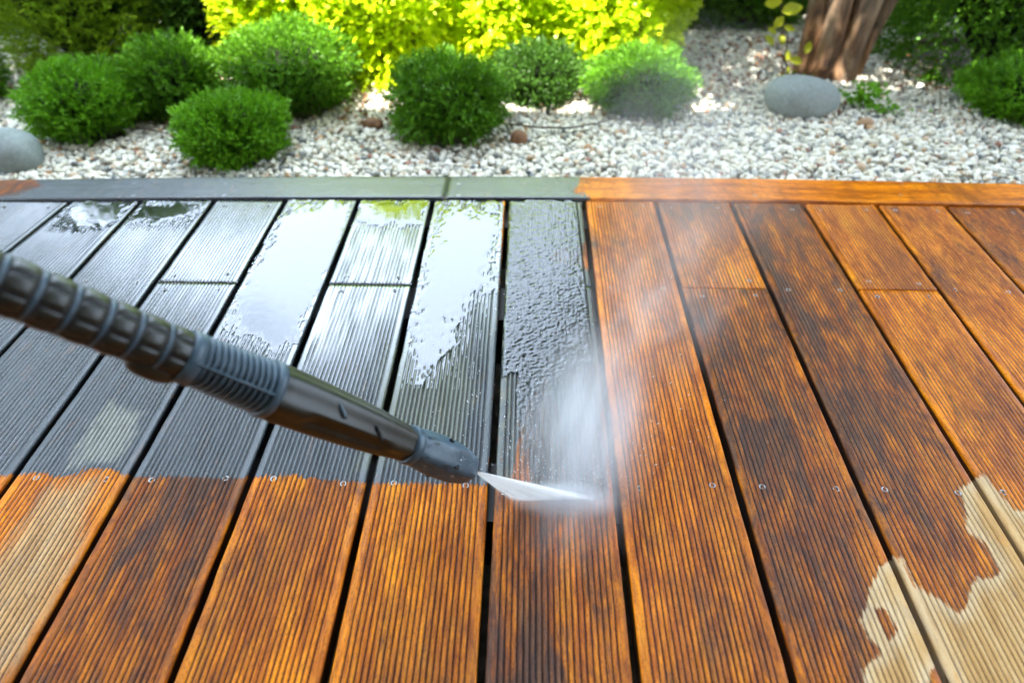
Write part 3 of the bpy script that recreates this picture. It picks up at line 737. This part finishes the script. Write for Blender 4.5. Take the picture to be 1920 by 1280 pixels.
# yellow-leaved seedling in front of the tree
def seedling():
    g = gp(1480, 150, ZG); o = empty('seedling', tuple(g)); tag(o, 'thin seedling with large yellow green leaves left of the trunk', 'seedling')
    gx, gy = g[0], g[1]
    def pt(px, py, dy=0.0):
        d = ray(px, py); t = (gy+dy)/d[1]; return CN+d*t-g
    stem = [pt(1480, 150), pt(1472, 110), pt(1477, 70), pt(1468, 40), pt(1465, 10), pt(1450, -40)]
    V, F = tube_pts(stem, [.003, .0028, .0024, .002, .0018, .0012], 6); mesh_obj('stem', V, F, BARKD, o, smooth=True)
    first = None
    for px, py, w, a in ((1450, 5, 30, .1), (1485, 18, 40, .3), (1460, 42, 26, .8), (1480, 54, 22, -.4), (1443, 76, 24, 2.4), (1466, 74, 20, -1.2), (1477, 104, 20, 1.4), (1492, 114, 26, -.3), (1478, 132, 14, -1.3), (1440, -25, 36, .4), (1515, 90, 22, 1.2), (1448, 58, 18, 2.6)):
        c = pt(px, py, -.02); r = w*2.1/FPX/2
        if first is None:
            Vl = [(-1, 0, 0), (-.6, .45, .1), (0, .62, .12), (.6, .4, .08), (1.1, 0, -.1), (.6, -.4, .08), (0, -.62, .12), (-.6, -.45, .1), (0, 0, -.02), (.5, 0, -.03), (-.5, 0, 0)]
            Fl = [(0, 10, 1), (10, 8, 2, 1), (8, 9, 3, 2), (9, 4, 3), (0, 7, 10), (10, 7, 6, 8), (8, 6, 5, 9), (9, 5, 4)]
            l = mesh_obj('leaf', Vl, Fl, L_YEL, o, smooth=True, attrs=dict(rnd=[.5]*11, tip=[0]*11)); first = l
        else:
            l = first.copy(); COL.objects.link(l); l.parent = o
        l.location = tuple(c); l.scale = (r, r, r); l.rotation_euler = (1.0+random.uniform(-.4, .4), random.uniform(-.4, .4), 0)
        l.rotation_euler = (Euler((1.0, 0, 0)).to_matrix() @ Euler((random.uniform(-.5, .5), random.uniform(-.3, .3), a)).to_matrix()).to_euler()
seedling()

# ------------------------------------------------------------------ trees
def bark_mat():
    t = NT('tree_bark'); p = t.pos((1, 1, .35), obj=True); n = t.noise(p, 26, 6, .65, .6); n2 = t.noise(p, 7, 3, .6, .4); n3 = t.noise(p, 110, 3, .6)
    hz = t.n('ShaderNodeSeparateXYZ'); t.put(hz.inputs[0], t.pos(obj=True))
    c = t.ramp(n, [(.34, (.022, .009, .004)), (.5, (.13, .058, .022)), (.70, (.30, .17, .08))])
    lichen = t.step(t.math('ADD', n2, t.math('MULTIPLY', hz.outputs[2], 1.1)), .52, .80)
    c = t.mix(t.math('MULTIPLY', lichen, .45), c, t.ramp(n, [(.3, (.16, .14, .10)), (.7, (.36, .33, .25))]))
    return t.set(Base_Color=c, Roughness=.8, Normal=t.bump(t.math('ADD', n, t.math('MULTIPLY', n3, .4)), .7, .006))
BARK = bark_mat()
def trunk_mesh(o, stems, base_r):
    # stems fuse by building each as a tube; low flare shared
    n = 28; hs = np.linspace(-.06, 1.0, 24); V = []; 
    Fs = []; off = 0
    for (ox, oy, lx, ly, r0, r1, hgt) in stems:
        rows = []
        for t in np.linspace(0, 1, 26):
            z = -.06+hgt*t; a = np.arange(n)/n*2*math.pi
            cx = ox+lx*t*hgt; cyy = oy+ly*t*hgt
            r = r0*(1-t)+r1*t; fl = .016*math.exp(-max(z, 0)/.05)
            rr = (r+fl)*(1+.12*(vnoise(np.cos(a)*1.6+ox*40+5, np.sin(a)*1.6+z*4+8)-.5)*2+.05*(vnoise(np.cos(a)*5+ox*40+5, z*10+np.sin(a)*5)-.5))
            rows.append(np.stack((cx+rr*np.cos(a), cyy+rr*np.sin(a), np.full(n, z)), 1))
        V.append(np.concatenate(rows)); f = grid_faces(n, 26, True)+off; Fs.append(f); off += n*26
    return mesh_obj('trunk', np.concatenate(V), np.concatenate(Fs), BARK, o, smooth=True)
def crown(o, center, rad, n, mat, L, seed_gap=.5):
    d = unit(RNG.normal(size=(n*3, 3))); rr = RNG.random(n*3)**.45
    Pn = d*rr[:, None]*np.array(rad)+np.array(center)
    k = vnoise(Pn[:, 0]*2.3+9, Pn[:, 1]*2.3+Pn[:, 2]*1.7+4)+.35*vnoise(Pn[:, 0]*6, Pn[:, 1]*6+Pn[:, 2]*5) > seed_gap
    Pn = Pn[k][:n]; m = len(Pn)
    A = RNG.normal(size=(m, 3)); A[:, 2] -= .3; l = L*(.6+.8*RNG.random(m))
    V, F, r, t_ = leaves(Pn, A, l, l*.6, RNG.random(m), RNG.random(m)*.4)
    mesh_obj('crown', V, F, mat, o, attrs=dict(rnd=r, tip=t_))
def limbs(o, segs):
    Vb = []; Fb = []
    for pts, ra in segs:
        v, f = tube_pts(pts, ra, 9); Fb += [tuple(a+len(Vb) for a in q) for q in f]; Vb += v
    mesh_obj('limbs', Vb, Fb, BARK, o, smooth=True)
tg = gp(1568, 160, ZG)
tree = empty('tree', (tg[0], tg[1]+.10, ZG)); tag(tree, 'multi stemmed garden tree with smooth brown bark rising from the gravel', 'tree')
trunk_mesh(tree, [(-.060, 0, -.10, .02, .030, .026, 1.1), (-.022, -.024, -.03, .0, .036, .028, 1.2), (.026, -.020, .08, .0, .046, .038, 1.2), (.058, .008, .24, .02, .034, .026, 1.1), (0, .03, .0, .1, .052, .03, 1.0), (0, 0, 0, 0, .072, .03, .26)], .1)
limbs(tree, [([(-.13, .02, 1.0), (-.3, .0, 1.5), (-.6, -.2, 2.3)], [.036, .03, .015]), ([(-.01, -.03, 1.1), (0, -.2, 1.8), (-.1, -.7, 2.7)], [.038, .03, .012]),
             ([(.09, -.02, 1.1), (.15, .1, 1.9), (.3, .3, 2.9)], [.052, .035, .015]), ([(.36, .03, 1.0), (.7, .0, 1.6), (1.2, -.3, 2.4)], [.036, .026, .012])])
crown(tree, (-.05, -.25, 2.15), (1.0, 1.25, .85), 24000, L_TREE, .055, .58)
tl = empty('tree', (-2.6, 1.1, ZG)); tag(tl, 'unseen leafy tree added outside the left edge to shade the left shrubs', 'tree')
trunk_mesh(tl, [(0, 0, .05, 0, .09, .06, 2.0)], .1)  # tree out of view, placed for the shade of its crown
crown(tl, (-.30, -.10, 2.9), (1.5, 1.1, 1.0), 24000, L_TREE, .06, .50)

# ------------------------------------------------------------------ house behind the viewpoint (unseen; terrace roof added and cut to shade the deck)
PLAST = simple('cream_plaster', (.55, .50, .42), .85, 0, .06, 30, .2)
ROOF = simple('roof_tiles', (.20, .08, .05), .8, 0, .3, 12, .4)
SOFF = simple('soffit_boards', (.30, .20, .12), .7, 0, .2, 20)
GLS = simple('dark_window_glass', (.02, .025, .03), .08, 0, .1, 3, 0)
for k, (x, y, r, h) in enumerate(((3.2, 5.2, 1.9, 4.6), (2.4, 7.5, 1.7, 4.8), (-4.2, 3.2, 1.5, 4.0))):  # unseen trees added to block the sky's reflection in the wet planks
    bt = empty('tree', (x, y, ZG)); tag(bt, ('unseen leafy tree added far to the right behind the garden', 'unseen leafy tree added farther back behind the multi stemmed tree', 'unseen leafy tree added to the left behind the conifers and the hedge')[k], 'tree')
    trunk_mesh(bt, [(0, 0, 0, 0, .12, .08, h*.5)], .1)
    crown(bt, (0, 0, h*.58), (r, r*.8, h*.42), 12000, L_TREE, .12, .38)
house = empty('house', (0, -1.45, ZG)); tag(house, 'cream plastered house behind the deck with an added roof cut to shade it', 'house')
KY = .32; HZ = 3.2
def roof_edge(yg): return yg-(HZ-ZG)*KY
box('wall', (-6, -1.75, -.1), (6, 0, 3.3), PLAST, house)
fr_ = box('window', (-1.6, .002, .05), (1.6, .03, 2.2), SOFF, house); box('pane', (-1.5, .028, .12), (1.5, .036, 2.1), GLS, fr_)
ye = roof_edge(1.82)+1.45; ye2 = roof_edge(gp(1380, 188, ZG)[1])+1.45  # roof edges stepped to where their shadow should end on the ground
box('shade_roof', (-6, -.02, HZ-ZG), (.02, ye, HZ-ZG+.14), SOFF, house)
box('shade_roof', (.02, -.02, HZ-ZG+.002), (6, ye2, HZ-ZG+.142), SOFF, house)
box('roof', (-6.3, -4, 3.3), (6.3, -.04, 3.5), ROOF, house)

# ------------------------------------------------------------------ pressure washer lance
def plastic(name, col, rough, dusty=(.16, .17, .16), ds=.5, coat=0.0):
    t = NT(name); n = t.noise(t.pos(obj=True), 45, 6, .7); n2 = t.noise(t.pos((1, 1, 4), obj=True), 130, 4, .7)
    c = t.mix(t.step(n, .45, .75, 0, ds), col, dusty)
    c = t.mix(t.step(n2, .62, .74, 0, .45), c, tuple(min(1, x*2.2) for x in dusty))
    return t.set(Base_Color=c, Roughness=t.math('ADD', t.math('MULTIPLY', n, .25), rough), Normal=t.bump(n2, .25, .0006), Coat_Weight=coat, Coat_Roughness=.15, IOR=1.38)
PL_DARK = plastic('dark_olive_plastic', (.013, .015, .011), .30, (.045, .048, .038), .40, .18)
PL_BLUE = plastic('blue_grey_rubber', (.036, .066, .090), .38, (.11, .17, .21), .6, .2)
PL_BLACK = plastic('black_rubber', (.008, .009, .010), .5, (.03, .03, .03), .4)
tipP = at(876, 876, .700); endP = at(-10, 527, .405)
AX = endP-tipP; LEN = np.linalg.norm(AX); AXu = AX/LEN
upv = np.array((0, 0, 1.0)); SD = unit(np.cross(AXu, upv)); UPV = np.cross(SD, AXu)
lance = empty('pressure_washer_lance'); 
lance.matrix_world = Matrix((tuple((SD[k], UPV[k], AXu[k], tipP[k]) for k in range(3)) + ((0, 0, 0, 1),))[0:0] or [(SD[0], UPV[0], AXu[0], tipP[0]), (SD[1], UPV[1], AXu[1], tipP[1]), (SD[2], UPV[2], AXu[2], tipP[2]), (0, 0, 0, 1)])
tag(lance, 'dark grey pressure washer lance with ribbed collar and square patterned grip, spraying water', 'pressure washer lance')
def s_at(px):                                                   # distance along the lance for a picture column
    lo, hi = -.1, 1.3
    for _ in range(40):
        m = (lo+hi)/2; p, _z = to_px([tipP+AX*m])
        if p[0][0] > px: lo = m
        else: hi = m
    return lo*LEN
def r_px(px, rpx):
    p, z = to_px([tipP+AXu*s_at(px)]); return rpx*z[0]/FPX
def loft(name, stations, mat, n=32, expo=2.0, mod=None, parent=lance, caps=True, ell=(1, 1), rot=0.0):
    rows = []
    for k, (s, r) in enumerate(stations):
        a = np.arange(n)/n*2*math.pi+rot
        c = np.cos(a); d = np.sin(a); den = (np.abs(c)**expo+np.abs(d)**expo)**(1/expo); rr = r/den
        if mod is not None: rr = rr*mod(a, s)
        rows.append(np.stack((rr*c*ell[0], rr*d*ell[1], np.full(n, s)), 1))
    V = np.concatenate(rows); m = len(stations); F = [tuple(f) for f in grid_faces(n, m, True)]
    if caps: F.append(tuple(range(n-1, -1, -1))); F.append(tuple(range((m-1)*n, m*n)))
    o = mesh_obj(name, V, F, mat, parent, smooth=True)
    return o
def st(lst): return [(s_at(a), r_px(a, b)) for a, b in lst]
def dens(lst, k=4):
    out = []
    for (s0, r0), (s1, r1) in zip(lst[:-1], lst[1:]):
        for q in range(k): t = q/k; out.append((s0*(1-t)+s1*t, r0*(1-t)+r1*t))
    return out+[lst[-1]]
# nozzle head: rounded, slightly octagonal
def facet(nf, amt, ph=0.0):
    return lambda a, s: 1/(1+amt*(1-np.cos(nf*(a+ph)))/2)
head = loft('nozzle_head', dens(st([(883, 10), (882, 22), (878, 28), (868, 34), (850, 39), (825, 41), (800, 40), (782, 38), (770, 34), (764, 30)]), 3), PL_BLUE, 40, 2.0, facet(6, .10, .3))
mouth = loft('nozzle_mouth', st([(885.5, 4), (885, 15), (881, 17)]), PL_BLACK, 24)
# slots in the head
for ang, px in ((.4, 835), (1.5, 822), (2.7, 835), (4.4, 828)):
    s = s_at(px); r = r_px(px, 40.5)
    V, F = ico(2); V = V*np.array((.0022, .0016, .0060))
    o = mesh_obj('slot', V, F, PL_BLACK, head, smooth=True); o.location = (math.cos(ang)*r*.97, math.sin(ang)*r*.97, s); o.rotation_euler = (0, .5, ang)
# barrel: tapering shell with long flats
def barrel_mod(a, s):
    m = 1/(1+.12*(1-np.cos(6*(a+.25)))/2)
    s0, s1 = s_at(720), s_at(560)
    if s0 < s < s1:
        e = min((s-s0), (s1-s))/.012; e = min(1, max(0, e))
        da = np.abs((a-BA+math.pi) % (2*math.pi)-math.pi); m = m*(1-.17*e*np.clip(1-(da/.32)**6, 0, 1))
    return m
cam_l = np.array(lance.matrix_world.inverted() @ Vector((0, 0, CAMH)))
BA0 = math.atan2(cam_l[1], cam_l[0])
BA = BA0+.55
bst = dens(st([(770, 27), (766, 33), (745, 36), (700, 43), (650, 48), (600, 52), (550, 55), (520, 56), (506, 55), (503, 50)]), 6)
barrel = loft('barrel', bst, PL_DARK, 64, 2.0, barrel_mod)
ring = loft('barrel_ring', dens(st([(776, 33), (774, 37), (768, 38), (763, 37), (762, 33)]), 2), PL_BLUE, 40)
for ang, px, sz in ((BA0-.25, 615, .008), (BA0+.05, 690, .010)):
    s = s_at(px); r = r_px(px, {615: 51, 690: 44}[px])
    V, F = ico(2); V = V*np.array((.0016, .0022, sz))
    o = mesh_obj('clip_slot', V, F, PL_BLUE if px == 615 else PL_BLACK, barrel, smooth=True); o.location = (math.cos(ang)*r*.955, math.sin(ang)*r*.955, s); o.rotation_euler = (0, 0, ang); 
    o.rotation_euler = (Matrix.Rotation(ang, 3, 'Z') @ Matrix.Rotation(.75, 3, 'X')).to_euler()
# ribbed collar
cl = []
s0, s1 = s_at(503), s_at(352); nr = 13
r0_, r1_ = r_px(503, 54), r_px(352, 51)
loft('collar', dens([(s0-.001, r0_*.84), (s1+.001, r1_*.84)], 4), PL_BLUE, 40)
for k in range(nr):
    t = (k+.6)/(nr+.2); s = s0+(s1-s0)*t; r = r0_*(1-t)+r1_*t; hw = (s1-s0)/nr*.33
    loft('rib', [(s-hw, r*.83), (s-hw*.7, r*.96), (s, r*1.0), (s+hw*.7, r*.96), (s+hw, r*.83)], PL_BLUE, 36, caps=False)
loft('collar_flange', dens([(s0-.003, r0_*.94), (s0-.003, r0_*1.04), (s0+.003, r0_*1.05), (s0+.0045, r0_*.95)], 1), PL_BLUE, 40)
loft('collar_flange', dens([(s1-.006, r1_*.94), (s1-.006, r1_*1.02), (s1+.004, r1_*1.03), (s1+.005, r1_*.95)], 1), PL_BLUE, 40)
for ang in (BA0+.10, BA0+math.pi):
    V, F = tube_pts([(math.cos(ang)*r0_*1.0, math.sin(ang)*r0_*1.0, s0), (math.cos(ang)*r1_*1.0, math.sin(ang)*r1_*1.0, s1)], [.0012, .0012], 8)
    mesh_obj('seam', V, F, PL_BLUE, lance, smooth=True)
# grip: faceted body with raised square pads and rings between
g0 = s_at(352); g1 = s_at(-420); rg = r_px(200, 50.5)
loft('grip', dens([(g0-.001, rg*.80), (g0+.001, rg*.985), (g1, rg*.985)], 8), PL_BLACK, 32)
pads_first = None
pl_ = (g1-g0)/1.0
px_rings = [352, 300, 245, 188, 125, 60, -12, -95, -190, -300]
def pad_mesh(sa, sb, a0, a1, r):
    V = []; nz = 5; na = 6
    for zi in range(nz):
        for ai in range(na):
            u = ai/(na-1); v = zi/(nz-1); a = a0+(a1-a0)*u; e = min(u, 1-u)*(a1-a0)*r; e2 = min(v, 1-v)*(sb-sa)
            rr = r-.0012*max(0, 1-min(e, e2)/.0012)
            fl = 1/math.cos(abs(u-.5)*(a1-a0)*.6)
            V.append((rr*fl*math.cos(a), rr*fl*math.sin(a), sa+(sb-sa)*v))
    F = [tuple(f) for f in grid_faces(na, nz)]
    b = len(V); per = list(range(na))+[k*na+na-1 for k in range(1, nz)]+[(nz-1)*na+j for j in range(na-2, -1, -1)]+[k*na for k in range(nz-2, 0, -1)]
    for p in per:
        x, y, z = V[p]; V.append((x*.86, y*.86, z))
    m = len(per)
    for k in range(m): F.append((per[k], b+k, b+(k+1) % m, per[(k+1) % m]))
    return V, F
for q in range(len(px_rings)-1):
    sa, sb = s_at(px_rings[q]), s_at(px_rings[q+1]); hw = .0016
    loft('ring', [(sa-hw, rg*.96), (sa-hw*.7, rg*1.008), (sa+hw*.7, rg*1.008), (sa+hw, rg*.96)], PL_BLUE, 36, caps=False)
    for k in range(8):
        a0 = BA0+.18+k*math.pi/4+.05; a1 = a0+math.pi/4-.10
        V, F = pad_mesh(sa+hw*1.15, sb-hw*1.15, a0, a1, rg*1.022)
        mesh_obj('pad', V, F, PL_DARK, lance, smooth=True)
# underside lug at the front of the grip
V, F = ico(3); V = np.sign(V)*np.abs(V)**.8*np.array((.010, .010, .020))
lug = mesh_obj('grip_lug', V, F, PL_DARK, lance, smooth=True); la = BA0+1.6
lug.location = (math.cos(la)*rg*.80, math.sin(la)*rg*.80, s_at(305))
# drops on the head
WDROP = NT('water_drop'); WDROP.set(Base_Color=(.9, .95, 1), Roughness=.03, IOR=1.33, Transmission_Weight=1.0)
drop0 = None
for k in range(46):
    px = random.uniform(775, 876); ang = BA0+random.uniform(-1.0, 1.0); s = s_at(px)
    r = np.interp(px, [764, 782, 800, 825, 850, 868, 878], [30, 38, 40, 41, 39, 34, 28]); r = r_px(px, r)
    if drop0 is None:
        V, F = ico(2); V = V*np.array((.0006, 1, 1)) if False else V
        drop0 = mesh_obj('drop', V, F, WDROP.m, head, smooth=True); o = drop0
    else: o = drop0.copy(); COL.objects.link(o); o.parent = head
    z = random.choice((.0006, .0009, .0013, .0018)); o.scale = (z, z, z); o.location = (math.cos(ang)*r*.985, math.sin(ang)*r*.985, s)

# ------------------------------------------------------------------ water jet and mist
def jet():
    nz = at(886, 881, .698)
    L_ = gp(955, 940); R_ = gp(1150, 938, .002)
    t = NT('jet_water'); t.t.nodes.remove(t.b)
    al = t.attr('alpha'); u = t.attr('u'); v = t.attr('v')
    cb = t.n('ShaderNodeCombineXYZ'); t.put(cb.inputs[0], t.math('MULTIPLY', u, 60.0)); t.put(cb.inputs[1], t.math('MULTIPLY', v, 2.0))
    n = t.noise(cb.outputs[0], 1.0, 4, .7)
    a = t.math('MULTIPLY', al, t.step(n, .25, .6, .55, 1.0), clamp=True)
    df = t.n('ShaderNodeBsdfDiffuse'); df.inputs[0].default_value = (.95, .96, .97, 1)
    tl = t.n('ShaderNodeBsdfTranslucent'); tl.inputs[0].default_value = (.95, .97, .98, 1)
    ms = t.n('ShaderNodeMixShader'); ms.inputs[0].default_value = .5; t.put(ms.inputs[1], df.outputs[0]); t.put(ms.inputs[2], tl.outputs[0])
    tr = t.n('ShaderNodeBsdfTransparent'); mx = t.n('ShaderNodeMixShader')
    t.put(mx.inputs[0], a); t.put(mx.inputs[1], tr.outputs[0]); t.put(mx.inputs[2], ms.outputs[0]); t.put(t.out.inputs[0], mx.outputs[0])
    nu, nv = 60, 30; V = []; F = []; A = []; U = []; Vv = []
    nrm = unit(np.cross(L_-nz, R_-nz))
    off = 0
    RT = gp(1146, 934, .040)
    for lay in range(4):
        q = lay/3
        for j in range(nv):
            vv = j/(nv-1)
            for i in range(nu):
                uu = i/(nu-1)
                R2 = R_*(1-q)+RT*q; base = L_*(1-uu)+R2*uu
                p = nz*(1-vv)+base*vv+np.array((0, -.0012*(1-q)*vv, 0)); p[2] = max(p[2], .0012)
                V.append(p)
                el = min(1, uu/(.04+.16*vv))**1.5; er_ = min(1, (1-uu)/(.05+.20*vv))**1.5
                A.append(el*er_*(.74-.10*q)*min(1, (1-vv)/.16)); U.append(uu+lay*.37); Vv.append(vv)
        f = grid_faces(nu, nv)+off; F.append(f); off += nu*nv
    o = mesh_obj('water_jet', np.array(V), np.concatenate(F), t.m, smooth=True, attrs=dict(alpha=A, u=U, v=Vv))
    tag(o, 'flat white fan of pressurised water shooting from the nozzle onto the plank', 'water jet', kind='stuff')
jet()
def mist(name, c, rad, rot, dens_, nscale, label, streak=(1, 1, 1), cut=.35):
    t = NT('spray_mist_volume'); t.t.nodes.remove(t.b)
    tc = t.n('ShaderNodeTexCoord').outputs['Object']
    ln = t.n('ShaderNodeVectorMath', operation='LENGTH'); t.put(ln.inputs[0], tc)
    fall = t.math('POWER', t.math('SUBTRACT', 1.0, ln.outputs['Value'], clamp=True), 2.1)
    mp = t.n('ShaderNodeVectorMath', operation='MULTIPLY'); t.put(mp.inputs[0], tc); mp.inputs[1].default_value = streak
    n = t.noise(mp.outputs[0], nscale, 4, .6, .5)
    d = t.math('MULTIPLY', t.math('MULTIPLY', fall, t.step(n, cut, cut+.35, .15, 1.0)), dens_)
    pv = t.n('ShaderNodeVolumePrincipled'); pv.inputs['Color'].default_value = (.97, .98, 1, 1); t.put(pv.inputs['Density'], d); pv.inputs['Anisotropy'].default_value = .2
    t.put(t.out.inputs['Volume'], pv.outputs[0])
    V, F = ico(3); o = mesh_obj(name, V, F, t.m); o.location = c; o.scale = rad; o.rotation_euler = rot
    return tag(o, label, 'mist', kind='stuff')
c = gp(1100, 800, .035); mist('spray_mist', c, (.11, .25, .070), (0, 0, -.22), 40, 2.2, 'dense white spray mist bouncing off the plank beyond the jet', (1.6, .6, 1), .3)
c = gp(1225, 560, .10); mist('spray_mist', c, (.16, .34, .12), (.0, 0, -.45), 9, 2.8, 'thin bluish mist drifting over the wet orange planks', (1, 1, 1), .42)
c = gp(1290, 300, .15); mist('spray_mist', c, (.28, .45, .22), (.2, 0, -.2), 2.6, 1.8, 'faint haze of spray drifting over the gravel and shrub', (1, 1, 1), .35)

c = gp(1060, 936, .008); mist('spray_mist', c, (.078, .030, .022), (0, 0, -.02), 260, 3.0, 'bright low splash of mist where the jet strikes the plank', (1, 1, 1), .2)
def droplets():
    n = 900; bv, bf = ico(1); Vs = []; Fs = []; off = 0
    src = np.array([gp(a, 934, .004) for a in RNG.uniform(965, 1140, n)])
    th = RNG.normal(size=n)*.55+.10; el = np.abs(RNG.normal(size=n))*.35; dist = RNG.exponential(.085, n)
    dirv = np.stack((np.sin(th)*np.cos(el), np.cos(th)*np.cos(el), np.sin(el)), 1)
    Pn = src+dirv*dist[:, None]; Pn[:, 2] = np.maximum(Pn[:, 2]-dist**2*.6, .003)
    for p, d in zip(Pn, dirv):
        r = .00022+.00038*RNG.random()**2; st_ = 1+RNG.random()*3.5
        v = bv*r; v = v+np.outer(v@d, d)*(st_-1); Vs.append(v+p); Fs.append(bf+off); off += len(bv)
    t = NT('flying_water'); t.set(Base_Color=(.9, .93, .95), Roughness=.1, IOR=1.33, Transmission_Weight=.35)
    tag(mesh_obj('spray_droplets', np.concatenate(Vs), np.concatenate(Fs), t.m, smooth=True), 'fine white droplets flying off the plank around the jet', 'droplets', kind='stuff')
droplets()
